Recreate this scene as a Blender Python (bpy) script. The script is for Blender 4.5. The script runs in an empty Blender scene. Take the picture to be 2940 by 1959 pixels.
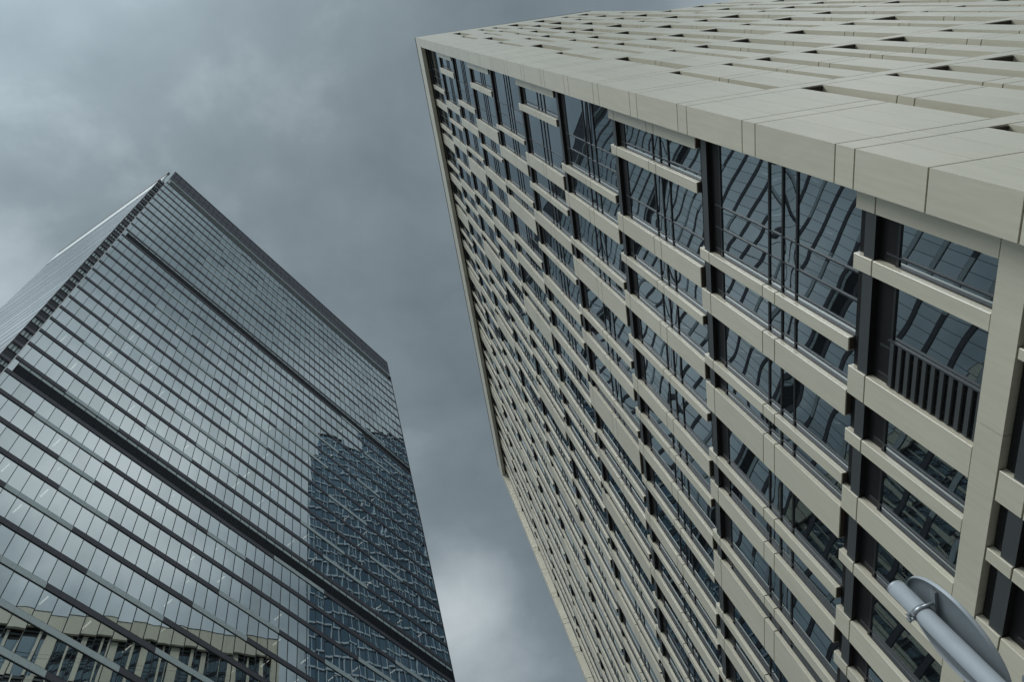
import bpy, math, random
from mathutils import Vector
random.seed(7)
C = bpy.context.scene.collection
R = math.radians
U = 4.2                      # one storey, metres
EYE = 1.6
W, H = 2940.0, 1959.0
# ---------------------------------------------------------------- camera (solved from the vanishing lines of the two towers)
PX, PY, F = 1088.36, 700.0, 1831.36
ZX, ZY = 898.9, 32.3
def norm(v): return Vector(v).normalized()
N_ = norm((ZX-PX, ZY-PY, F))                 # zenith in camera axes (x right, y down, z forward)
H_ = (Vector((0, 0, 1)) - N_*N_.z).normalized()
S_ = H_.cross(N_) * -1
S_ = -N_.cross(H_)
def project(p):
    w = (p[0], p[1], p[2]-EYE)
    c = S_*w[0] + H_*w[1] + N_*w[2]
    if c.z <= 0.05: return None
    return (PX + F*c.x/c.z, PY + F*c.y/c.z)
def pixel_dir(x, y):
    c = Vector(((x-PX)/F, (y-PY)/F, 1.0))
    return Vector((c.dot(S_), c.dot(H_), c.dot(N_))).normalized()
cam_d = bpy.data.cameras.new('camera')
cam = bpy.data.objects.new('camera', cam_d); C.objects.link(cam)
from mathutils import Matrix
ex = Vector((S_.x, H_.x, N_.x)); ey = -Vector((S_.y, H_.y, N_.y)); ez = -Vector((S_.z, H_.z, N_.z))
m3 = Matrix((ex, ey, ez)).transposed()
cam.matrix_world = Matrix.Translation((0, 0, EYE)) @ m3.to_4x4()
cam_d.sensor_width = 36.0; cam_d.sensor_fit = 'HORIZONTAL'
cam_d.lens = F/W*36.0
cam_d.shift_x = (W/2-PX)/W
cam_d.shift_y = -(H/2-PY)/W
cam_d.clip_end = 6000; cam_d.clip_start = 0.05
bpy.context.scene.camera = cam

# ---------------------------------------------------------------- materials
def nmat(name):
    m = bpy.data.materials.new(name); m.use_nodes = True
    nt = m.node_tree; b = nt.nodes['Principled BSDF']
    return m, nt, b
def lk(nt, a, b): nt.links.new(a, b)
def plain(name, col, rough=0.6, metal=0.0, spec=0.5, var=0.0, scale=1.0):
    m, nt, b = nmat(name)
    b.inputs['Base Color'].default_value = (*col, 1); b.inputs['Roughness'].default_value = rough
    b.inputs['Metallic'].default_value = metal; b.inputs['Specular IOR Level'].default_value = spec
    if var:
        tc = nt.nodes.new('ShaderNodeTexCoord'); nz = nt.nodes.new('ShaderNodeTexNoise')
        nz.inputs['Scale'].default_value = scale; nz.inputs['Detail'].default_value = 5
        rp = nt.nodes.new('ShaderNodeMix'); rp.data_type = 'RGBA'
        rp.inputs[6].default_value = (*[c*(1-var) for c in col], 1); rp.inputs[7].default_value = (*[min(1, c*(1+var)) for c in col], 1)
        lk(nt, tc.outputs['Object'], nz.inputs['Vector']); lk(nt, nz.outputs['Fac'], rp.inputs[0]); lk(nt, rp.outputs[2], b.inputs['Base Color'])
    return m
def stone_mat():
    m, nt, b = nmat('limestone')
    tc = nt.nodes.new('ShaderNodeTexCoord')
    mp = nt.nodes.new('ShaderNodeMapping'); mp.inputs['Scale'].default_value = (5.0, 5.0, .55)
    n1 = nt.nodes.new('ShaderNodeTexNoise'); n1.inputs['Scale'].default_value = 1.2; n1.inputs['Detail'].default_value = 8; n1.inputs['Roughness'].default_value = .65
    n2 = nt.nodes.new('ShaderNodeTexNoise'); n2.inputs['Scale'].default_value = 0.35; n2.inputs['Detail'].default_value = 3
    lk(nt, tc.outputs['Object'], mp.inputs['Vector']); lk(nt, mp.outputs['Vector'], n1.inputs['Vector']); lk(nt, tc.outputs['Object'], n2.inputs['Vector'])
    r1 = nt.nodes.new('ShaderNodeValToRGB')
    r1.color_ramp.elements[0].position = .3; r1.color_ramp.elements[0].color = (.485, .467, .375, 1)
    r1.color_ramp.elements[1].position = .72; r1.color_ramp.elements[1].color = (.555, .537, .44, 1)
    lk(nt, n1.outputs['Fac'], r1.inputs['Fac'])
    at = nt.nodes.new('ShaderNodeAttribute'); at.attribute_name = 'tone'; at.attribute_type = 'GEOMETRY'
    mx = nt.nodes.new('ShaderNodeMix'); mx.data_type = 'RGBA'; mx.blend_type = 'MULTIPLY'; mx.inputs[0].default_value = 1
    ma = nt.nodes.new('ShaderNodeMath'); ma.operation = 'MULTIPLY_ADD'; ma.inputs[1].default_value = .10; ma.inputs[2].default_value = .90
    lk(nt, n2.outputs['Fac'], ma.inputs[0])
    mb = nt.nodes.new('ShaderNodeMath'); mb.operation = 'MULTIPLY'
    lk(nt, ma.outputs[0], mb.inputs[0]); lk(nt, at.outputs['Fac'], mb.inputs[1])
    lk(nt, r1.outputs['Color'], mx.inputs[6]); lk(nt, mb.outputs[0], mx.inputs[7]); lk(nt, mx.outputs[2], b.inputs['Base Color'])
    b.inputs['Roughness'].default_value = .36; b.inputs['Specular IOR Level'].default_value = .6
    b.inputs['Coat Weight'].default_value = .35; b.inputs['Coat Roughness'].default_value = .28
    return m
def glass_mat(name, tint, refl, body, fac_body):
    """coated facade glass: mirror-like coating over see-through dark glass"""
    m, nt, b = nmat(name); nt.nodes.remove(b)
    out = nt.nodes['Material Output']
    gl = nt.nodes.new('ShaderNodeBsdfGlossy'); gl.inputs['Color'].default_value = (*tint, 1); gl.inputs['Roughness'].default_value = 0.012
    tr = nt.nodes.new('ShaderNodeBsdfTransparent'); tr.inputs['Color'].default_value = (*body, 1)
    df = nt.nodes.new('ShaderNodeBsdfDiffuse'); df.inputs['Color'].default_value = (.012, .014, .016, 1)
    m1 = nt.nodes.new('ShaderNodeMixShader'); m1.inputs[0].default_value = fac_body
    lk(nt, tr.outputs[0], m1.inputs[1]); lk(nt, df.outputs[0], m1.inputs[2])
    fr = nt.nodes.new('ShaderNodeFresnel'); fr.inputs['IOR'].default_value = 1.5
    mr = nt.nodes.new('ShaderNodeMapRange'); mr.inputs[1].default_value = .04; mr.inputs[2].default_value = 1; mr.inputs[3].default_value = refl; mr.inputs[4].default_value = 1
    at = nt.nodes.new('ShaderNodeAttribute'); at.attribute_name = 'tone'; at.attribute_type = 'GEOMETRY'
    mu = nt.nodes.new('ShaderNodeMath'); mu.operation = 'MULTIPLY'; mu.use_clamp = True
    m2 = nt.nodes.new('ShaderNodeMixShader')
    lk(nt, fr.outputs[0], mr.inputs[0]); lk(nt, mr.outputs[0], mu.inputs[0]); lk(nt, at.outputs['Fac'], mu.inputs[1]); lk(nt, mu.outputs[0], m2.inputs[0])
    lk(nt, m1.outputs[0], m2.inputs[1]); lk(nt, gl.outputs[0], m2.inputs[2]); lk(nt, m2.outputs[0], out.inputs['Surface'])
    return m
def emit(name, col, st):
    m, nt, b = nmat(name)
    b.inputs['Base Color'].default_value = (.8, .8, .8, 1); b.inputs['Emission Color'].default_value = (*col, 1); b.inputs['Emission Strength'].default_value = st
    return m
STONE = stone_mat()
JOINT = plain('joint_sealant', (.05, .038, .028), .8)
DARK = plain('black_metal_soffit_shade', (.008, .008, .009), .55, 0, .3)
PANEL = plain('charcoal_panel', (.045, .052, .055), .5, 0, .5, .12, .6)
BAR = plain('dark_bronze_bar', (.012, .013, .015), .45, 0, .5)
BARL = plain('grey_bar', (.030, .035, .04), .45, 0, .4)
BROWN = plain('brown_soffit_panel', (.045, .036, .030), .7, 0, .3, .15, .5)
GLASS_A = glass_mat('stone_tower_glass', (.74, .84, .90), .38, (.10, .11, .12), .55)
GLASS_L = glass_mat('glass_tower_glass', (.82, .895, .90), .74, (.30, .33, .34), .25)
GLASS_S = glass_mat('side_glass', (.93, .96, .97), .72, (.2, .2, .2), .6)
SPAN = plain('spandrel_metal', (.088, .088, .103), .5, 0, .5, .10, .25)
LIGHTP = plain('pale_spandrel', (.52, .60, .61), .35, 0, .5, .08, .3)
LOUV = plain('louvre_dark', (.028, .030, .034), .6, 0, .4)
FRAME = plain('mullion_black', (.010, .014, .017), .5, 0, .4)
SCREEN = plain('roof_screen_slat', (.13, .135, .16), .5, 0, .5, .1, .5)
WHITE = plain('pale_fin', (.62, .66, .68), .3, 0, .6)
NOTCHG = glass_mat('notch_glass', (.8, .85, .86), .45, (.1, .1, .1), .6)
INT = plain('office_interior', (.035, .036, .038), .9)
CEIL = plain('office_ceiling', (.10, .10, .10), .9)
LAMPW = emit('lamp_tube', (1.0, .93, .80), 3.2)
LAT = plain('lattice_frame', (.40, .47, .52), .5, 0, .5, .08, .2)
LATG = glass_mat('lattice_glass', (.42, .58, .72), .42, (.03, .03, .03), .9)
GALV = plain('galvanised_grey_paint', (.30, .34, .37), .38, 0.15, .5, .10, 14)
PLATE = plain('sign_back_grey', (.16, .19, .21), .5, 0.1, .5, .08, 9)
STEEL = plain('bracket_steel', (.25, .28, .30), .35, .6, .5)
ASPH = plain('pale_paving', (.26, .26, .25), .9, 0, .3, .2, .8)

# ---------------------------------------------------------------- mesh helper
class MB:
    def __init__(s): s.v = []; s.f = []; s.mi = []; s.mats = []; s.tone = []; s.sm = []
    def mat(s, m):
        if m not in s.mats: s.mats.append(m)
        return s.mats.index(m)
    def face(s, idx, m, tone=1.0, smooth=False):
        s.f.append(idx); s.mi.append(s.mat(m)); s.tone.append(tone); s.sm.append(smooth)
    def prism(s, poly, z0, z1, m, tone=1.0, bottom=None, top=None):
        """poly: plan outline (any winding)"""
        a = sum(poly[i][0]*poly[(i+1) % len(poly)][1]-poly[(i+1) % len(poly)][0]*poly[i][1] for i in range(len(poly)))
        if a < 0: poly = poly[::-1]
        n = len(poly); o = len(s.v)
        s.v += [(p[0], p[1], z0) for p in poly] + [(p[0], p[1], z1) for p in poly]
        for i in range(n):
            j = (i+1) % n; s.face((o+i, o+j, o+n+j, o+n+i), m, tone)
        s.face(tuple(o+i for i in range(n))[::-1], bottom or m, tone)
        s.face(tuple(o+n+i for i in range(n)), top or m, tone)
    def quad(s, a, b, c, d, m, tone=1.0):
        o = len(s.v); s.v += [tuple(a), tuple(b), tuple(c), tuple(d)]; s.face((o, o+1, o+2, o+3), m, tone)
    def pillow(s, P, n, k, amp, m, tone=1.0, tilt=(0, 0)):
        """glass pane: corners P[0..3], outward normal n, bulge amp"""
        o = len(s.v); a, b, c, d = [Vector(p) for p in P]
        for j in range(k+1):
            for i in range(k+1):
                u, w = i/k, j/k
                p = (a*(1-u)+b*u)*(1-w) + (d*(1-u)+c*u)*w
                h = amp*(1-(2*u-1)**2)*(1-(2*w-1)**2) + tilt[0]*(u-.5) + tilt[1]*(w-.5)
                p = p + n*h; s.v.append(tuple(p))
        for j in range(k):
            for i in range(k):
                q = o+j*(k+1)+i; s.face((q, q+1, q+k+2, q+k+1), m, tone, True)
    def tube(s, p0, p1, r0, r1, m, seg=24, caps=True):
        p0, p1 = Vector(p0), Vector(p1); ax = (p1-p0).normalized()
        e = ax.orthogonal().normalized(); g = ax.cross(e); o = len(s.v)
        for p, r in ((p0, r0), (p1, r1)):
            for i in range(seg):
                t = 2*math.pi*i/seg; s.v.append(tuple(p + e*(r*math.cos(t)) + g*(r*math.sin(t))))
        for i in range(seg):
            j = (i+1) % seg; s.face((o+i, o+j, o+seg+j, o+seg+i), m, 1, True)
        if caps:
            s.face(tuple(o+i for i in range(seg))[::-1], m); s.face(tuple(o+seg+i for i in range(seg)), m)
    def build(s, name, parent=None, base=None):
        me = bpy.data.meshes.new(name)
        b = base if base is not None else (parent_base.get(parent.name, Vector()) if parent else Vector())
        me.from_pydata([(x-b[0], y-b[1], z-b[2]) for x, y, z in s.v], [], s.f)
        for m in s.mats: me.materials.append(m)
        me.polygons.foreach_set('material_index', s.mi)
        me.polygons.foreach_set('use_smooth', s.sm)
        at = me.attributes.new('tone', 'FLOAT', 'FACE'); at.data.foreach_set('value', s.tone)
        me.update()
        ob = bpy.data.objects.new(name, me); C.objects.link(ob)
        if parent: ob.parent = parent
        parent_base[ob.name] = Vector(b)
        if not parent: ob.location = b
        return ob
parent_base = {}
def thing(name, label, cat, loc, group=None):
    o = bpy.data.objects.new(name, None); C.objects.link(o); o.location = loc
    o.empty_display_size = 1
    o['label'] = label; o['category'] = cat
    if group: o['group'] = group
    parent_base[o.name] = Vector(loc)
    return o
def tag(o, label, cat, group=None):
    o['label'] = label; o['category'] = cat
    if group: o['group'] = group
def V2(x, y): return Vector((x, y))
def Z(z): return EYE + U*z
def area_px(pts):
    q = []
    for p in pts:
        a = project(p)
        if a is None: return 0
        q.append((min(max(a[0], 0), W), min(max(a[1], 0), H)))
    return abs(sum(q[i][0]*q[(i+1) % len(q)][1]-q[(i+1) % len(q)][0]*q[i][1] for i in range(len(q))))/2

# ================================================================= STONE TOWER
CR = V2(3.13191, 1.69607); DA = V2(-.03806, .99928); DB = V2(.99255, .12180)
NA = V2(-.99928, -.03806); NB = V2(.12180, -.99255)
LA, LBH, LBW = 18.86, 6.24, 22.0
Z9, ZT, ZLOW = 3.939, 22.806, 18.75
RP, RG, PAIR, GAP = .164, .222, .165, .0115
def A(t, r): p = (CR + DA*t - NA*r)*U; return (p.x, p.y)
def B(t, r): p = (CR + DB*t - NB*r)*U; return (p.x, p.y)
def A3(t, r, z): p = A(t, r); return (p[0], p[1], Z(z))
base = Vector((CR.x*U, CR.y*U, 0))
ST = thing('stone_tower', 'pale cream stone tower with staggered slim piers and dark windows between them', 'building', base)
def tone(): return random.uniform(.955, 1.03)
# bays of stone piers on the long side: (start, end) in storeys from the near corner
EVEN = [(.28, .50), (.85, .97), (1.81, 2.06), (2.41, 2.53), (3.0, 3.25), (3.73, 3.85), (4.43, 4.69), (5.04, 5.18), (5.65, 5.89), (6.37, 6.5), (7.08, 7.33),
        (7.68, 7.79), (8.30, 8.56), (9.01, 9.13), (9.84, 9.98), (10.46, 10.70), (11.17, 11.5), (11.95, 12.07), (12.65, 12.9), (13.25, 13.37), (13.95, 14.2),
        (14.6, 14.72), (15.3, 15.55), (15.9, 16.02), (16.55, 16.8), (17.2, 17.35), (17.8, 18.1)]
ODD = [(1.57, 1.69), (2.05, 2.30), (2.89, 3.01), (3.25, 3.62), (4.22, 4.36), (4.70, 4.95), (5.52, 5.66), (5.88, 6.38), (6.85, 6.98), (7.34, 7.58), (8.14, 8.26),
       (8.46, 8.85), (9.45, 9.58), (9.98, 10.23), (10.8, 10.92), (11.15, 11.55), (12.15, 12.27), (12.6, 12.85), (13.45, 13.57), (13.8, 14.25), (14.8, 14.92),
       (15.3, 15.55), (16.1, 16.22), (16.5, 16.9), (17.45, 17.57), (17.95, 18.2)]
FAR0 = LA-.28
def panel_rows(zt, zb):
    """stone courses between two module lines: narrow band, tall panel, narrow band, tall panel"""
    rows = []; z = zt
    k = 0
    while z > zb+.02:
        h = PAIR if k % 2 == 0 else 1-PAIR
        z2 = max(z-h, zb); rows.append((z2, z)); z = z2; k += 1
    return rows
modules = []       # (index, z top, z bottom)
for m_ in range(1, 10): modules.append((m_, Z9+2*m_, Z9+2*m_-2))
modules.append((0, Z9, Z9-1))
modules.append((-1, Z9-1-PAIR, .35))
piers, windows = [], []
for m_, zt, zb in modules:
    if m_ == -1: L = [(.62, .74), (.98, 1.05), (1.85, 2.08), (2.48, 2.58), (3.1, 3.4), (3.8, 3.92)] + [(4.3+1.32*k, 4.55+1.32*k) for k in range(10)] + [(4.95+1.32*k, 5.07+1.32*k) for k in range(10)]
    else: L = list(EVEN if m_ % 2 == 0 else ODD)
    if m_ >= 5:
        rr = random.Random(100+m_); L = [(a+rr.uniform(-.03, .03), b+rr.uniform(-.03, .03)) if a > .3 else (a, b) for a, b in L]
    L.sort(); t = .28
    for a, b in L:
        if a-t > .05: windows.append((m_, t, a, zt, zb))
        piers.append((m_, a, b, zt, zb)); t = b
    if FAR0-t > .05: windows.append((m_, t, FAR0, zt, zb))
def pier_mesh(mb, p):
    m_, a, b, zt, zb = p; c = .003 if a > .3 else 0
    back = RG+.03
    rows = panel_rows(zt, zb)
    for z0, z1 in rows:
        g = GAP/2
        poly = [A(a, RP+c), A(a+c, RP), A(b, RP), A(b, back), A(a, back)] if c else [A(a-.05, RP), A(b, RP), A(b, back), A(a-.05, back)]
        mb.prism(poly, Z(z0+g), Z(z1-g), STONE, tone())
    mb.prism([A(a+.01, RP+c+.006), A(a+c+.008, RP+.01), A(b-.008, RP+.01), A(b-.008, back-.01), A(a+.01, back-.01)], Z(zb)+.02, Z(zt)-.02, JOINT)
piers.sort(key=lambda p: -area_px([A3(p[1], RP, p[4]), A3(p[2], RP, p[4]), A3(p[2], RP, p[3]), A3(p[1], RP, p[3])]))
NPIER = 96
rest = MB()
for i, p in enumerate(piers):
    if i < NPIER:
        mb = MB(); pier_mesh(mb, p); mb.build('stone_pier', ST)
    else: pier_mesh(rest, p)
o = rest.build('stone_pier', ST); o['kind'] = 'stuff'
nA3 = Vector((NA.x, NA.y, 0))
def window_mesh(fr, gl, w, k):
    m_, a, b, zt, zb = w
    # head: black slot, charcoal panel, soffit with shade put into its black colour
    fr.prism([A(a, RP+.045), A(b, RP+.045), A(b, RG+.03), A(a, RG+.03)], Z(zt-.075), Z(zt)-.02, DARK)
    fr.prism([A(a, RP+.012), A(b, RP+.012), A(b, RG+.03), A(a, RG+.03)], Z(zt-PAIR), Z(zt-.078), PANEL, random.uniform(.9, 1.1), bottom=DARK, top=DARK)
    zg = zt-PAIR
    # vertical bars
    tv = []; t = b-.07
    n = 3 if b-a > .9 else (1 if b-a < .6 else 2)
    for q in range(n):
        if t > a+.06: tv.append(t)
        t -= .235
    tv = sorted(tv)
    hz = [zg-.15]
    if zt-zb > 1.5:
        mid = zt-1; hz += [mid-.02, mid-.19, mid-.36]
    hz = [z for z in hz if z > zb+.05]
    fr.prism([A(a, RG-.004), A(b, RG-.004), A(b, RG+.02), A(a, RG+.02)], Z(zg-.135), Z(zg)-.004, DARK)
    for t in tv: fr.prism([A(t-.007, RG-.011), A(t+.007, RG-.011), A(t+.007, RG+.01), A(t-.007, RG+.01)], Z(zb), Z(zg-.06), BARL)
    fr.prism([A(a-.001, RG-.010), A(a+.010, RG-.010), A(a+.010, RG+.01), A(a-.001, RG+.01)], Z(zb), Z(zg-.14), BAR); fr.prism([A(b-.012, RG-.016), A(b+.001, RG-.016), A(b+.001, RG+.01), A(b-.012, RG+.01)], Z(zb), Z(zg-.14), BAR)
    for z in hz: fr.prism([A(a, RG-.010), A(b, RG-.010), A(b, RG+.01), A(a, RG+.01)], Z(z-.009), Z(z+.009), BAR)
    ts = [a]+tv+[b]; zs = [zg-.13]+hz+[zb]
    for i in range(len(ts)-1):
        for j in range(len(zs)-1):
            t0, t1, z1, z0 = ts[i], ts[i+1], zs[j], zs[j+1]
            if t1-t0 < .01: continue
            ww = (t1-t0)*U
            gl.pillow([A3(t1, RG, z0), A3(t0, RG, z0), A3(t0, RG, z1), A3(t1, RG, z1)], nA3, k, random.uniform(-.002, .005)*min(1.5, ww), GLASS_A, random.uniform(.88, 1.06),
                      (random.gauss(0, .0015)*ww, random.gauss(0, .0015)*(z1-z0)*U))
def louvre_panel():
    lv = MB(); a, b, zt, zb = 1.43, 1.80, Z9-PAIR-.14, Z9-1
    n = 11
    for q in range(n):
        z0 = zb+(zt-zb)*q/n; hh = (zt-zb)/n
        lv.prism([A(a, RG-.03), A(b, RG-.03), A(b, RG-.012), A(a, RG-.012)], Z(z0+hh*.15), Z(z0+hh*.6), PANEL, random.uniform(.6, 1.3))
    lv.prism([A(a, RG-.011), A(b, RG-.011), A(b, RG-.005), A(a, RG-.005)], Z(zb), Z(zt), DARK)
    lv.prism([A(a-.012, RG-.03), A(a, RG-.03), A(a, RG-.004), A(a-.012, RG-.004)], Z(zb), Z(zt), BARL)
    lv.build('louvre', ST)
louvre_panel()
windows.sort(key=lambda p: -area_px([A3(p[1], RG, p[4]), A3(p[2], RG, p[4]), A3(p[2], RP, p[3]), A3(p[1], RP, p[3])]))
fr_rest, gl_rest = MB(), MB()
for i, w in enumerate(windows):
    if i < 96:
        fr, gl = MB(), MB(); window_mesh(fr, gl, w, 6)
        o = fr.build('window', ST); gl.build('pane', o)
    else: window_mesh(fr_rest, gl_rest, w, 2)
o = fr_rest.build('window', ST); o['kind'] = 'stuff'; gl_rest.build('pane', o)
# ---- cladding: near corner, far corner, crown, bottom beam, short side with slots
wall = MB(); joint = MB()
def stone(mb, poly, z0, z1, g=GAP/2): mb.prism(poly, Z(z0+g), Z(z1-g), STONE, tone())
courses = []
z = ZT; courses.append((Z9+18, ZT)); 
for k in range(18, -1, -1):
    b = Z9+k; courses.append((b-PAIR, b))
    if k: courses.append((b-1, b-PAIR))
z = Z9-PAIR
while z > -.36: courses.append((max(z-.53, -.38), z)); z -= .53
def slots(m_):
    rr = random.Random(40+m_)
    if m_ % 2 == 0: S = [(.92, 1.02), (1.6, 1.69), (2.02, 2.18), (2.62, 2.79), (3.03, 3.30), (3.64, 3.95), (4.42, 4.58), (5.03, 5.38)]
    else: S = [(1.13, 1.31), (1.97, 2.06), (2.38, 2.57), (2.96, 3.23), (3.82, 4.12), (4.73, 4.94), (5.25, 5.62)]
    if m_ >= 5: S = [(a+rr.uniform(-.04, .04), b+rr.uniform(-.02, .05)) for a, b in S]
    S = [(a-.015, b+.03) for a, b in S]
    t = S[-1][1]+.4
    while t < LBW-.5:
        w = rr.choice([.14, .2, .3, .36]); S.append((t, t+w)); t += w+rr.choice([.3, .42, .55])
    return S
BD = .30
slotlist = []
def zrows_for(z0, z1):
    for m_, zt, zb in modules:
        if z1 <= zt+.01 and z1 > zb+.01: return m_
    return None
for z0, z1 in courses:
    m_ = zrows_for(z0, z1)
    crown = z1 > Z9+18.01
    band = m_ is not None and any(abs(z1-zt) < .01 for mm, zt, zb in modules if mm == m_)
    S = [] if (crown or m_ is None or band) else slots(m_)
    zlow = z1 > ZLOW
    end = LBH if zlow else LBW
    S = [s for s in S if s[1] < end-.05]
    # near corner block (L shaped in plan, wraps both sides)
    stone(wall, [A(.28, 0), A(0, 0), B(.285, 0), B(.285, BD), A(.28, BD)], z0, z1)
    # short side
    t = .289
    edges = S+[(end, end)]
    for a, b in edges:
        # fine vertical seams
        n = max(1, round((a-t)/.30)); st = (a-t)/n
        for q in range(n):
            g = .0018
            wall.prism([B(t+q*st+(g if q else 0), 0), B(t+(q+1)*st-(g if q < n-1 else 0), 0), B(t+(q+1)*st-(g if q < n-1 else 0), BD), B(t+q*st+(g if q else 0), BD)], Z(z0+GAP/2), Z(z1-GAP/2), STONE, tone())
        t = b
for m_, zt, zb in modules:
    S = slots(m_)
    for a, b in S:
        end = LBH if zt > ZLOW else LBW
        if b < end-.05: slotlist.append((m_, a, b, zt, zb))
    # dark cores behind the stone joints
    t = 0
    end = LBH if zt > ZLOW else LBW
    for a, b in [s for s in S if s[1] < end-.05]+[(end, end)]:
        if t == 0: joint.prism([A(.27, .012), A(.012, .012), B(a-.012, .012), B(a-.012, BD-.01), A(.27, BD-.01)], Z(zb)-.01, Z(zt)+.01, JOINT)
        else: joint.prism([B(t+.012, .012), B(a-.012, .012), B(a-.012, BD-.01), B(t+.012, BD-.01)], Z(zb)-.01, Z(zt)+.01, JOINT)
        t = b
joint.prism([A(.27, .012), A(.012, .012), B(LBH-.012, .012), B(LBH-.012, BD-.01), A(.27, BD-.01)], Z(Z9+18)+.02, Z(ZT)-.05, JOINT)
joint.prism([A(.27, .012), A(.012, .012), B(LBW-.012, .012), B(LBW-.012, BD-.01), A(.27, BD-.01)], Z(-.38), Z(.35)-.02, JOINT)
joint.prism([A(.27, .012), A(.012, .012), B(.9, .012), B(.9, BD-.01), A(.27, BD-.01)], Z(Z9-1-PAIR)-.02, Z(Z9-1)+.02, JOINT)
# crown beam along the long side, its brown soffit and thin coping
t = .28
while t < LA-.01:
    t2 = min(t+.8, LA)
    wall.prism([A(t+.003, 0), A(t2-.003, 0), A(t2-.003, .12), A(t+.003, .12)], Z(Z9+18+.02), Z(ZT), STONE, tone())
    t = t2
# far corner pier
for z0, z1 in courses[1:]:
    stone(wall, [A(FAR0, 0), A(LA, 0), A(LA, BD), A(FAR0, BD)], z0, z1)
joint.prism([A(FAR0+.01, .012), A(LA-.012, .012), A(LA-.012, BD), A(FAR0+.01, BD)], Z(-.38), Z(Z9+18)-.02, JOINT)
# bottom beam of the long side
t = .28
while t < FAR0-.01:
    t2 = min(t+1.32, FAR0); wall.prism([A(t+.003, RP-.004), A(t2-.003, RP-.004), A(t2-.003, RG+.05), A(t+.003, RG+.05)], Z(Z9-1-PAIR+.003), Z(Z9-1-.003), STONE, tone()); t = t2
wall.prism([A(.28, RP), A(FAR0, RP), A(FAR0, RG+.05), A(.28, RG+.05)], Z(-.38), Z(.35)-.02, STONE, .9)
wall.build('wall', ST); joint.build('joint_backing', ST)
sf = MB()
t = .28
while t < FAR0:
    t2 = min(t+.8, FAR0); sf.prism([A(t+.004, .122), A(t2-.004, .122), A(t2-.004, RG+.06), A(t+.004, RG+.06)], Z(Z9+18+.012), Z(Z9+18+.06), BROWN, random.uniform(.9, 1.15)); t = t2
sf.build('soffit', ST)
cp = MB()
cp.prism([A(LA, -.012), A(0, -.012), B(LBH, -.012), B(LBH, .08), A(.08, .08), A(LA, .08)], Z(ZT)+.01, Z(ZT)+.13, BAR)
cp.build('coping', ST)
rf = MB()
rf.prism([A(.31, RG+.07), A(FAR0, RG+.07), A(FAR0, 1.0), A(1.0, 1.0)], Z(-.3), Z(ZT-.2), INT)
pB = [A(1.0, 1.0), B(.32, BD+.02), B(LBH-.02, BD+.02), A(LA-.02, 6.0), A(LA-.02, 1.02)]
rf.prism([A(.32, RG+.08), B(LBH-.02, BD+.02), A(LA-.03, LBH-.1), A(LA-.03, RG+.08)], Z(ZT-.19), Z(ZT-.1), JOINT)
rf.prism([B(.35, BD+.02), B(LBH-.02, BD+.02), B(LBH-.02, .9), B(.9, .9)], Z(-.3), Z(ZT-.2), INT)
rf.prism([B(LBH+.0, BD+.02), B(LBW-.02, BD+.02), B(LBW-.02, 9), B(LBH+.0, 9)], Z(-.3), Z(ZLOW-.1), INT)
rf.prism([B(LBH-.25, BD+.03), B(LBH, BD+.03), A(LA, LBH), A(LA, LBH-.25)], Z(-.3), Z(ZT-.2), STONE)
rf.prism([A(LA-.25, BD+.01), A(LA, BD+.01), A(LA, LBH-.26), A(LA-.25, LBH-.26)], Z(-.3), Z(ZT-.2), STONE)
rf.build('roof_and_core', ST).name = 'core'
slotlist.sort(key=lambda p: -area_px([B(p[1], 0)+(Z(p[4]),), B(p[2], 0)+(Z(p[4]),), B(p[2], 0)+(Z(p[3]),), B(p[1], 0)+(Z(p[3]),)]))
nB3 = Vector((NB.x, NB.y, 0))
def slot_mesh(mb, s, k):
    m_, a, b, zt, zb = s
    mb.prism([B(a+.002, .01), B(b-.002, .01), B(b-.002, BD+.01), B(a+.002, BD+.01)], Z(zt-PAIR)-.06, Z(zt-PAIR)-.005, BROWN)
    mb.prism([B(a, .262), B(b, .262), B(b, BD+.01), B(a, BD+.01)], Z(zt-PAIR*3), Z(zt-PAIR)-.07, BROWN)
    p = [B(a, .26)+(Z(zb),), B(b, .26)+(Z(zb),), B(b, .26)+(Z(zt-PAIR*3),), B(a, .26)+(Z(zt-PAIR*3),)]
    mb.pillow(p, nB3, k, random.uniform(-.003, .003), GLASS_A, .7)
srest = MB()
for i, s in enumerate(slotlist):
    if i < 96:
        mb = MB(); slot_mesh(mb, s, 2); mb.build('slot_window', ST)
    else: slot_mesh(srest, s, 1)
o = srest.build('slot_window', ST); o['kind'] = 'stuff'

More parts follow.
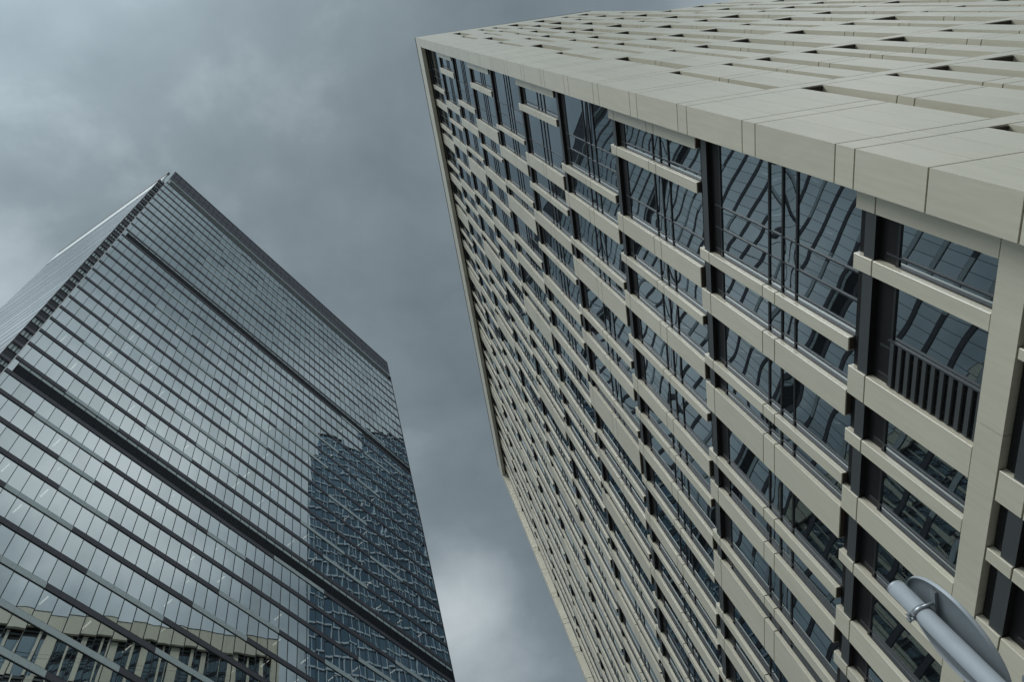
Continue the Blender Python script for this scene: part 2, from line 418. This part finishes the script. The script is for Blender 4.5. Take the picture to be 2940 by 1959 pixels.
# ================================================================= GLASS TOWER
CL = V2(-12.33312, 7.63824); DL = V2(.46990, .88272); NL = V2(.88272, -.46990)
LL, TP, T1 = 21.99, .436, .19
LROOF = 44.75
def G(t, n): p = (CL + DL*t + NL*n)*U; return (p.x, p.y)
def G3(t, n, z): p = G(t, n); return (p[0], p[1], Z(z))
nL3 = Vector((NL.x, NL.y, 0))
GT = thing('glass_tower', 'tall dark glass office tower with slim grey floor bands and a louvred roof screen', 'building', Vector((CL.x*U, CL.y*U, 0)))
tops = [42.05, 41.2] + [41.2-.981*k for k in range(1, 10)] + [31.55, 30.79] + [30.79-.955*k for k in range(1, 13)] + [18.55]
z = 17.65
while z > .3: tops.append(z); z -= .945
SH = .155
edges = [0, T1]
while edges[-1]+TP < LL-.02: edges.append(edges[-1]+TP)
edges.append(LL)
NP = len(edges)-1
light = [(19.27, 5, 10), (17.7, 4, 10), (22.13, 4, 10), (24.0, 5, 11), (16.7, 7, 10), (14.8, 5, 10), (15.7, 8, 12), (13.8, 12, 18), (14.65, 20, 25), (15.6, 22, 28), (11.9, 7, 16),
         (11.0, 8, 12), (12.85, 6, 10), (16.65, 10, 16), (17.6, 20, 24), (29.9, 23, 28), (26.9, 20, 24), (23.9, 20, 25), (24.95, 22, 28), (25.8, 26, 34), (27.83, 30, 36), (31.6, 37, 41),
         (32.35, 41, 46), (33.35, 37, 41), (34.3, 41, 46), (35.2, 45, 49), (29.83, 41, 46), (30.8, 45, 49), (26.85, 39, 43), (20.2, 12, 17), (21.1, 17, 22), (22.1, 14, 20), (21.1, 30, 36), (20.2, 33, 39),
         (18.5, 27, 33), (28.8, 12, 18), (27.8, 8, 13), (36.1, 17, 23), (37.2, 24, 30), (38.2, 31, 37), (39.1, 38, 44), (40.2, 12, 18), (36.2, 36, 41), (37.1, 40, 45), (38.2, 8, 13), (35.2, 11, 16),
         (12.9, 18, 24), (11.95, 24, 30), (13.8, 30, 35), (10.05, 3, 12), (9.1, 10, 16), (16.7, 37, 43), (17.6, 42, 47), (15.6, 33, 38), (33.3, 18, 24), (34.2, 24, 30), (41.1, 18, 24), (40.15, 26, 33), (39.2, 20, 26), (29.8, 8, 12),
         (25.9, 12, 17), (23.9, 34, 40), (22.1, 40, 45)]
rp_ = random.Random(21)
for k, zt in enumerate(tops):
    if zt > 35.5 and k not in (0,):
        q = 8 + (k*4) % 7
        while q < 47:
            w = rp_.choice([4, 5, 6]); light.append((zt, q, min(q+w, 49))); q += w + rp_.choice([4, 6, 7])
lightset = {}
for zz, a, b in light:
    i = min(range(len(tops)), key=lambda q: abs(tops[q]-zz)); L_ = lightset.setdefault(i, [])
    if all(b < c or a > d for c, d in L_): L_.append((a, b))
tech = {10, 24}
for i, zt in enumerate(tops):
    zb = tops[i+1] if i+1 < len(tops) else 0
    zs0 = zt-SH
    # spandrel: pieces left dark, pale pieces as sub-parts
    sp = MB(); spans = sorted(lightset.get(i, []))
    sp.prism([G(0, -.05), G(LL, -.05), G(LL, .010), G(0, .010)], Z(zs0)-.10, Z(zs0), FRAME)
    sp.prism([G(0, -.05), G(LL, -.05), G(LL, .010), G(0, .010)], Z(zt), Z(zt)+.09, FRAME)
    for q in range(NP):
        if any(a <= q < b for a, b in spans): continue
        sp.prism([G(edges[q]+.002, -.05), G(edges[q+1]-.002, -.05), G(edges[q+1]-.002, .022), G(edges[q]+.002, .022)], Z(zs0)+.003, Z(zt)-.003, SPAN, random.uniform(.9, 1.1))
    so = sp.build('spandrel', GT)
    for a, b in spans:
        lp = MB()
        for q in range(a, min(b, NP)):
            lp.prism([G(edges[q]+.002, -.05), G(edges[q+1]-.002, -.05), G(edges[q+1]-.002, .03), G(edges[q]+.002, .03)], Z(zs0)+.003, Z(zt)-.003, LIGHTP, random.uniform(.92, 1.06))
        lp.build('pale_panel', so)
    # ribbon window below
    fr, gl = MB(), MB()
    ztop = zs0-.024; zbot = zb+.021
    ts = edges
    for q in range(1, NP):
        t = ts[q]; fr.prism([G(t-.0085, -.03), G(t+.0085, -.03), G(t+.0085, .012), G(t-.0085, .012)], Z(zbot), Z(ztop), FRAME)
    if i in tech:
        zl1 = zs0-.15; zl0 = zl1-.37 if i == 24 else zl1-.35
        for q in range(NP):
            for (za, zc) in ([(zl1, ztop)] if q else [(zbot, ztop)]):
                gl.pillow([G3(ts[q], 0, za), G3(ts[q+1], 0, za), G3(ts[q+1], 0, zc), G3(ts[q], 0, zc)], nL3, 2, 0, GLASS_L if q == 0 else LIGHTP, random.uniform(.95, 1.05))
        lv = MB()
        lv.prism([G(ts[1], -.12), G(LL, -.12), G(LL, -.09), G(ts[1], -.09)], Z(zbot), Z(zl1), FRAME)
        nsl = 9
        for s in range(nsl):
            z0 = zbot+(zl1-zbot)*s/nsl; hh = (zl1-zbot)/nsl
            for q in range(1, NP):
                lv.prism([G(ts[q]+.01, -.09), G(ts[q+1]-.01, -.09), G(ts[q+1]-.01, -.02+.012), G(ts[q]+.01, -.02+.012)], Z(z0+hh*.25), Z(z0+hh*.8), LOUV, random.uniform(.85, 1.15))
        lv.build('louvre', GT)
    else:
        for q in range(NP):
            w = (ts[q+1]-ts[q])*U; h = (ztop-zbot)*U
            gl.pillow([G3(ts[q], 0, zbot), G3(ts[q+1], 0, zbot), G3(ts[q+1], 0, ztop), G3(ts[q], 0, ztop)], nL3, 4 if 9 < zt < 33 else 2, random.uniform(-.003, .006), GLASS_L, random.choice([1, 1, 1, random.uniform(.86, 1.0)]),
                      (random.gauss(0, .0016)*w, random.gauss(0, .0016)*h))
    o = gl.build('window', GT); fr.build('mullions', o)
# interior: slabs with pale ceilings, dark core
core = MB()
for i, zt in enumerate(tops):
    core.prism([G(.05, -.06), G(LL-.05, -.06), G(LL-.05, -2.2), G(.05, -2.2)], Z(zt-.12), Z(zt-.03), CEIL)
core.prism([G(.05, -2.21), G(LL-.05, -2.21), G(LL-.05, -2.5), G(.05, -2.5)], Z(-.38), Z(42.0), INT)
core.build('office_floors', GT)
# head of the main side: glass strip, dark gap, roof screen of two rows of slats
hd = MB()
hd.prism([G(T1, -.30), G(LL, -.30), G(LL, -.25), G(T1, -.25)], Z(42.08), Z(42.72), FRAME)
hd.prism([G(0, -.3), G(T1, -.3), G(T1, .0), G(0, .0)], Z(42.09), Z(42.68), LIGHTP)
hd.build('dark_gap', GT)
st = MB()
st.prism([G(0, -.3), G(LL, -.3), G(LL, .03), G(0, .03)], Z(42.70), Z(42.80), LIGHTP, .8)
st.build('ledge', GT)
sc = MB()
zs = [42.80, 43.75, LROOF]
sc.prism([G(0, -.06), G(LL, -.06), G(LL, -.03), G(0, -.03)], Z(42.8), Z(LROOF)-.05, LOUV)
for r in range(2):
    for q in range(NP):
        a, b = edges[q]+.012, edges[q+1]-.012
        n = 7
        for s in range(n):
            z0 = zs[r]+.03+(zs[r+1]-zs[r]-.06)*s/n; hh = (zs[r+1]-zs[r]-.06)/n
            sc.prism([G(a, -.03), G(b, -.03), G(b, .012), G(a, .012)], Z(z0), Z(z0+hh*.66), SCREEN, random.uniform(.88, 1.12))
sc.prism([G(-.01, -.06), G(LL+.01, -.06), G(LL+.01, .03), G(-.01, .03)], Z(LROOF)-.06, Z(LROOF)+.12, FRAME)
sc.build('roof_screen', GT)
en = MB()
en.prism([G(LL, -2.4), G(LL+.05, -2.4), G(LL+.05, .02), G(LL, .02)], Z(-.38), Z(42.7), FRAME)
en.prism([G(LL-.01, -2.4), G(LL+.04, -2.4), G(LL+.04, .0), G(LL-.01, .0)], Z(42.71), Z(LROOF)-.1, SCREEN)
en.build('end_wall', GT)
# ---- second side, seen almost edge-on, and the notch between the two
S0 = V2(-12.75, 7.565); DS = V2(-.9434, .33165); NS = V2(-.33165, -.9434); LS = 9.86
def Q(t, n): p = (S0 + DS*t + NS*n)*U; return (p.x, p.y)
def Q3(t, n, z): p = Q(t, n); return (p[0], p[1], Z(z))
nS3 = Vector((NS.x, NS.y, 0))
side_s, side_w = MB(), MB()
for i, zt in enumerate(tops):
    zb = tops[i+1] if i+1 < len(tops) else 0
    if zt < 4: break
    s2 = MB(); s2.prism([Q(0, -.05), Q(LS, -.05), Q(LS, .003), Q(0, .003)], Z(zt-.17), Z(zt), SPAN, random.uniform(.85, 1.15)); s2.build('side_spandrel', GT)
    g2 = MB()
    for q in range(1):
        a, b = 0, LS
        g2.pillow([Q3(b, 0, zb), Q3(a, 0, zb), Q3(a, 0, zt-.17), Q3(b, 0, zt-.17)], nS3, 1, 0, GLASS_S, random.uniform(.85, 1.1))
    g2.build('side_window', GT)
s2 = MB()
s2.prism([Q(0, -.08), Q(LS, -.08), Q(LS, .02), Q(0, .02)], Z(42.1), Z(44.2), LIGHTP, .8)
s2.prism([Q(-.02, -.10), Q(LS, -.10), Q(LS, .05), Q(-.02, .05)], Z(44.22), Z(LROOF)+.05, FRAME)
s2.build('side_parapet', GT)
s3 = MB()
s3.prism([Q(LS, -6), Q(LS-.3, -6), Q(LS-.3, -.06), Q(LS, -.06)], Z(-.38), Z(42), INT)
s3.prism([G(.02, -2.6), G(LL, -2.6), Q(LS-.31, -6), Q(LS-.31, -.2), Q(.3, -.2)], Z(44.0), Z(44.1), INT)
s3.build('core_wall', GT)
for i, zt in enumerate(tops):
    zb = tops[i+1] if i+1 < len(tops) else 0
    if zt < 8: break
    nb = MB()          # per storey: slab edge, dark panel, two panes with frames, slanted pale fin
    h = zt-zb
    nb.prism([G(-.40, -.34), G(-.01, -.34), G(-.01, -.24), G(-.40, -.24)], Z(zt-.13), Z(zt), SPAN, .9)
    nb.prism([G(-.40, -.36), G(-.01, -.36), G(-.01, -.33), G(-.40, -.33)], Z(zb+.02), Z(zb+h*.45), LOUV, 1.6 if i % 3 else 1.0)
    nb.prism([G(-.40, -.35), G(-.01, -.35), G(-.01, -.32), G(-.40, -.32)], Z(zb+h*.46), Z(zb+h*.52), FRAME)
    for a, b in ((-.38, -.27), (-.24, -.14), (-.11, -.02)):
        nb.prism([G(a, -.36), G(b, -.36), G(b, -.335), G(a, -.335)], Z(zb+h*.53), Z(zt-.15), LIGHTP, random.uniform(.6, .9))
    for a in (-.40, -.255, -.125, -.02):
        nb.prism([G(a, -.35), G(a+.015, -.35), G(a+.015, -.31), G(a, -.31)], Z(zb+h*.5), Z(zt-.13), FRAME)
    nb.prism([G(-.012, -.30), G(-.012, -.02), G(-.002, -.02), G(-.002, -.30)], Z(zb+.02), Z(zt-.02), WHITE if i > 6 else SPAN, random.uniform(.75, 1))
    nb.build('corner_bay', GT)
bk = MB(); bk.prism([G(-.42, -.37), G(-.0, -.37), G(-.0, -.42), G(-.42, -.42)], Z(-.38), Z(42.6), FRAME); bk.build('notch_wall', GT)

# ---------------------------------------------------------------- ceiling lamps inside the glass tower
lamp0 = None
rl = random.Random(5)
spots = []
for i in range(9, len(tops)-2):
    zt = tops[i]
    if i in tech or zt < 8.5: continue
    q0 = rl.randint(0, 2)
    for q in range(2+q0, NP-2, 3):
        if rl.random() < (.42 if i > 14 else .16):
            t = edges[q]+TP*.55; spots.append((t, zt-.135, rl.choice([1, 1, 1, .45])))
lab = 'small white strip lamp glowing on an office ceiling behind the dark glass'
def lamp_vis(s):
    p = project(G3(s[0], -.2, s[1])); return p and -20 < p[0] < W+20 and -20 < p[1] < H+20
spots = [s for s in spots if lamp_vis(s)][:190]
for s in spots:
    if lamp0 is None:
        mb = MB()
        a, b = Vector((0, 0, 0)), Vector((-NL.x, -NL.y, 0))*1.5
        d = Vector((DL.x, DL.y, 0))*.07
        mb.prism([(d.x, d.y), (-d.x, -d.y), (b.x-d.x, b.y-d.y), (b.x+d.x, b.y+d.y)], -.05, 0, LAMPW)
        lamp0 = mb.build('ceiling_lamp', None, Vector((0, 0, 0))); l = lamp0
    else:
        l = lamp0.copy(); C.objects.link(l)
    l.location = G3(s[0], -.16, s[1]); l.scale = (1, 1, 1)
    if s[2] < 1: l.scale = (.4, .4, 1)
    tag(l, lab, 'ceiling lamp', 'ceiling lamps inside the glass tower')

# ================================================================= LATTICE TOWER (stands behind the stone tower, shows as a reflection)
def LP(t, n): p = (V2(9.3, 24.0) + V2(.072, .9974)*t + V2(-.88, -.475)*n)*U; return (p.x, p.y)
LT = thing('lattice_tower', 'distant blue office tower with a pale lattice grid, mirrored in the dark glass facade', 'building', Vector((9.3*U, 24*U, 0)))
lg, lf = MB(), MB()
rr = random.Random(11)
for t0, t1, top in ((0, .9, 46.2), (.9, 3.2, 49.6), (3.2, 5.0, 48.6), (5.0, 15, 52.5)):
    lg.prism([LP(t0, 0), LP(t1, 0), LP(t1, -8), LP(t0, -8)], Z(-.38), Z(top), LATG)
    k = 0; z = 2.0
    while z < top:
        lf.prism([LP(t0, 0.002), LP(t1, 0.002), LP(t1, .10), LP(t0, .10)], Z(z), Z(z+.10), LAT, rr.uniform(.8, 1.1))
        t = t0 + rr.uniform(.02, .5)
        while t < t1-.05:
            lf.prism([LP(t, .002), LP(t+.05, .002), LP(t+.05, .07), LP(t, .07)], Z(z+.105), Z(min(top, z+.995)), LAT, rr.uniform(.7, 1.1)); t += rr.choice([.38, .5, .62])
        z += 1.0
    lf.prism([LP(t0, 0), LP(t1, 0), LP(t1, .1), LP(t0, .1)], Z(top)+.01, Z(top+.12), FRAME)
lg.build('wall', LT); lf.build('lattice', LT)

# ================================================================= ROUND ROAD SIGN seen from behind and below
az = .5435; dp = 4.9
PPOS = Vector((math.sin(az)*dp, math.cos(az)*dp, 0)); ptop = EYE+.553*dp
RS = thing('road_sign', 'round grey road sign on a galvanised pole, seen from behind and below', 'road sign', PPOS)
mb = MB()
mb.tube(PPOS, PPOS+Vector((0, 0, ptop-.02)), .055, .055, GALV, 40)
pole = mb.build('pole', RS)
mb = MB()
for k in range(6):
    a0, a1 = k/6*math.pi/2, (k+1)/6*math.pi/2
    mb.tube(PPOS+Vector((0, 0, ptop-.02+.03*math.sin(a0))), PPOS+Vector((0, 0, ptop-.02+.03*math.sin(a1))), .0555*math.cos(a0), max(.0005, .0555*math.cos(a1)), GALV, 40, False)
mb.build('cap', pole)
th = .102
uu = Vector((math.sin(th), math.cos(th), 0)); nn = Vector((uu.y, -uu.x, 0))
dc = Vector((math.sin(.5523)*5.02, math.cos(.5523)*5.02, EYE+2.395))
if nn.dot(dc-PPOS) < 0: nn = -nn
def disc(mb, c, r0, r1, d0, d1, m, seg=72):
    o = len(mb.v)
    for r, d in ((r0, d0), (r1, d1)):
        for i in range(seg):
            t = 2*math.pi*i/seg; mb.v.append(tuple(c+uu*(r*math.cos(t))+Vector((0, 0, r*math.sin(t)))+nn*d))
    for i in range(seg):
        j = (i+1) % seg; mb.face((o+i, o+j, o+seg+j, o+seg+i), m, 1, True)
    return o
mb = MB(); seg = 72
o0 = disc(mb, dc, .319, .319, 0, .0025, PLATE)
mb.face(tuple(o0+i for i in range(seg)), PLATE); mb.face(tuple(o0+seg+i for i in range(seg))[::-1], PLATE)
plate = mb.build('sign_plate', RS)
mb = MB()
disc(mb, dc, .318, .319, -.014, -.0005, GALV); disc(mb, dc, .324, .318, -.018, -.014, GALV); disc(mb, dc, .328, .324, .001, -.018, GALV); disc(mb, dc, .324, .328, .006, .001, GALV); disc(mb, dc, .319, .324, .0045, .006, GALV)
mb.build('rim', plate)
for zb_ in (EYE+.513*dp, EYE+.405*dp):
    mb = MB(); cz = Vector((0, 0, zb_))
    mb.tube(PPOS+cz-Vector((0, 0, .014)), PPOS+cz+Vector((0, 0, .014)), .0585, .0585, STEEL, 40)       # strap round the pole
    off = (dc-PPOS).dot(nn)
    side = uu*(dc-PPOS).dot(uu)
    for sg in (-1, 1):
        a = PPOS+cz+uu*(.052*sg); b = a+nn*(off-.004)
        mb.tube(a, b, .009, .009, STEEL, 10)
    c0 = PPOS+cz+nn*(off-.012)
    e0, e1 = c0-uu*.16, c0+uu*.20
    q = [e0-nn*.008, e1-nn*.008, e1+nn*.008, e0+nn*.008]
    mb.prism([(p.x, p.y) for p in q], zb_-.016, zb_+.016, STEEL)
    # bolts through the open ears of the strap, on the near side
    for sg in (-1, 1):
        a = PPOS+cz-nn*.055+uu*(.018*sg); b = a-nn*.034
        q = [a-uu*.003, a+uu*.003, b+uu*.003, b-uu*.003]
        mb.prism([(p.x, p.y) for p in q], zb_-.013, zb_+.013, STEEL)
    a = PPOS+cz-nn*.076
    mb.tube(a-uu*.045, a+uu*.045, .005, .005, STEEL, 10); mb.tube(a-uu*.036, a-uu*.026, .010, .010, STEEL, 6); mb.tube(a+uu*.026, a+uu*.036, .010, .010, STEEL, 6)
    mb.build('bracket', RS)

# ================================================================= GROUND
mb = MB(); mb.quad((-3000, -3000, 0), (3000, -3000, 0), (3000, 3000, 0), (-3000, 3000, 0), ASPH)
g = mb.build('ground'); g['kind'] = 'structure'

# ================================================================= SKY AND LIGHT
SUN_EL, SUN_AZ = R(42), R(212)          # azimuth clockwise from +Y
sdir = Vector((math.sin(SUN_AZ)*math.cos(SUN_EL), math.cos(SUN_AZ)*math.cos(SUN_EL), math.sin(SUN_EL)))
wd = bpy.data.worlds.new('World'); bpy.context.scene.world = wd; wd.use_nodes = True
nt = wd.node_tree
for n in list(nt.nodes): nt.nodes.remove(n)
out = nt.nodes.new('ShaderNodeOutputWorld')
sky = nt.nodes.new('ShaderNodeTexSky'); sky.sky_type = 'NISHITA'; sky.sun_disc = False; sky.sun_elevation = SUN_EL; sky.sun_rotation = SUN_AZ
bg1 = nt.nodes.new('ShaderNodeBackground'); bg1.inputs['Strength'].default_value = .05
lk(nt, sky.outputs[0], bg1.inputs['Color'])
tc = nt.nodes.new('ShaderNodeTexCoord')
nz_ = nt.nodes.new('ShaderNodeVectorMath'); nz_.operation = 'NORMALIZE'; lk(nt, tc.outputs['Generated'], nz_.inputs[0])
sep = nt.nodes.new('ShaderNodeSeparateXYZ'); lk(nt, nz_.outputs[0], sep.inputs[0])
def math_n(op, a, b=None, clamp=False):
    n = nt.nodes.new('ShaderNodeMath'); n.operation = op; n.use_clamp = clamp
    for i, x in enumerate((a, b)):
        if x is None: continue
        if isinstance(x, (int, float)): n.inputs[i].default_value = x
        else: lk(nt, x, n.inputs[i])
    return n.outputs[0]
zz = math_n('MAXIMUM', sep.outputs['Z'], 0.0)
dz = math_n('ADD', zz, .22)
cx = math_n('DIVIDE', sep.outputs['X'], dz); cy = math_n('DIVIDE', sep.outputs['Y'], dz)
cmb = nt.nodes.new('ShaderNodeCombineXYZ'); lk(nt, cx, cmb.inputs[0]); lk(nt, cy, cmb.inputs[1])
def noise(scale, detail, rough, dist=0, off=(0, 0, 0)):
    mp = nt.nodes.new('ShaderNodeMapping'); mp.inputs['Location'].default_value = off; lk(nt, cmb.outputs[0], mp.inputs['Vector'])
    n = nt.nodes.new('ShaderNodeTexNoise'); n.inputs['Scale'].default_value = scale; n.inputs['Detail'].default_value = detail; n.inputs['Roughness'].default_value = rough; n.inputs['Distortion'].default_value = dist
    lk(nt, mp.outputs[0], n.inputs['Vector']); return n.outputs['Fac']
n1 = noise(2.6, 7, .52, .25, (3.1, 1.7, 0)); n2 = noise(7.0, 5, .55, .2, (8.2, 4.4, 0))
val = math_n('ADD', math_n('MULTIPLY', math_n('SUBTRACT', n1, .5), .85), math_n('MULTIPLY', math_n('SUBTRACT', n2, .5), .30))
val = math_n('ADD', val, .34)
def lobe(px, py, amp, sharp):
    d = pixel_dir(px, py); dn = nt.nodes.new('ShaderNodeVectorMath'); dn.operation = 'DOT_PRODUCT'; dn.inputs[1].default_value = d
    lk(nt, nz_.outputs[0], dn.inputs[0])
    return math_n('MULTIPLY', math_n('EXPONENT', math_n('MULTIPLY', math_n('SUBTRACT', dn.outputs['Value'], 1.0), sharp)), amp)
for px, py, a, s in [(40, 110, -.24, 45), (-60, 420, .06, 90), (560, 300, .09, 70), (-100, 800, .13, 60), (200, 20, .06, 120), (1320, 1720, .24, 420), (1330, 1990, .17, 160), (1120, 150, -.07, 50), (1230, 900, -.10, 60), (1180, 560, -.05, 60), (450, 130, .05, 80)]:
    val = math_n('ADD', val, lobe(px, py, a, s))
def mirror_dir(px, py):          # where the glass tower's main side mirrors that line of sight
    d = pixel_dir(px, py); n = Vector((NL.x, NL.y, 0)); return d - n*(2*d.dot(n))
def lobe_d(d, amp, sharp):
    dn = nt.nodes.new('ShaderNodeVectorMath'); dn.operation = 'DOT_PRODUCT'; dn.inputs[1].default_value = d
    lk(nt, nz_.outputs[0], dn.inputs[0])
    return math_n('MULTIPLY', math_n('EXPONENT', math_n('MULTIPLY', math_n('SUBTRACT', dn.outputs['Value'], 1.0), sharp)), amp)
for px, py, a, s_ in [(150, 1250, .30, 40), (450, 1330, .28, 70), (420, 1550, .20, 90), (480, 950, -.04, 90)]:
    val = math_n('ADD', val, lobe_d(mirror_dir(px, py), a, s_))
cr = nt.nodes.new('ShaderNodeValToRGB'); cr.color_ramp.interpolation = 'LINEAR'
e = cr.color_ramp.elements; e[0].position = 0; e[0].color = (.115, .148, .172, 1); e[1].position = 1; e[1].color = (.70, .75, .78, 1)
m_ = cr.color_ramp.elements.new(.33); m_.color = (.200, .247, .275, 1)
m2_ = cr.color_ramp.elements.new(.62); m2_.color = (.40, .462, .495, 1)
lk(nt, val, cr.inputs['Fac'])
# sky glow added behind the camera, towards the hidden sun, to light the stone
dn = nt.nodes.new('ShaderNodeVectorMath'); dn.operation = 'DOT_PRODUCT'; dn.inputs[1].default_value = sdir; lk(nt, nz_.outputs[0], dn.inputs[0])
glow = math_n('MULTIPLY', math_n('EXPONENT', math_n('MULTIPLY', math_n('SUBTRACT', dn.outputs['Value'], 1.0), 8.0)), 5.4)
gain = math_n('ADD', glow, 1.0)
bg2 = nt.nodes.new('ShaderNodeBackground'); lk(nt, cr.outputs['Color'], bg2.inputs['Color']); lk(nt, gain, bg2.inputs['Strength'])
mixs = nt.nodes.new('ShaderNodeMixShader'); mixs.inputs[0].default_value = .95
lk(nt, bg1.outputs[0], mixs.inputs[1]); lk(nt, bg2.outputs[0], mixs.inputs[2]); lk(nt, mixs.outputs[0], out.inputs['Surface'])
sl = bpy.data.lights.new('sun', 'SUN'); sl.energy = 2.15; sl.angle = R(30); sl.color = (1.0, .975, .94)
so = bpy.data.objects.new('sun', sl); C.objects.link(so); so.rotation_euler = sdir.to_track_quat('Z', 'Y').to_euler(); so.location = (0, 0, 300)

sc_ = bpy.context.scene
sc_.view_settings.view_transform = 'Standard'; sc_.view_settings.look = 'None'; sc_.view_settings.exposure = 0; sc_.view_settings.gamma = 1
sc_.cycles.max_bounces = 8; sc_.cycles.transparent_max_bounces = 12; sc_.cycles.glossy_bounces = 4; sc_.cycles.use_denoising = True
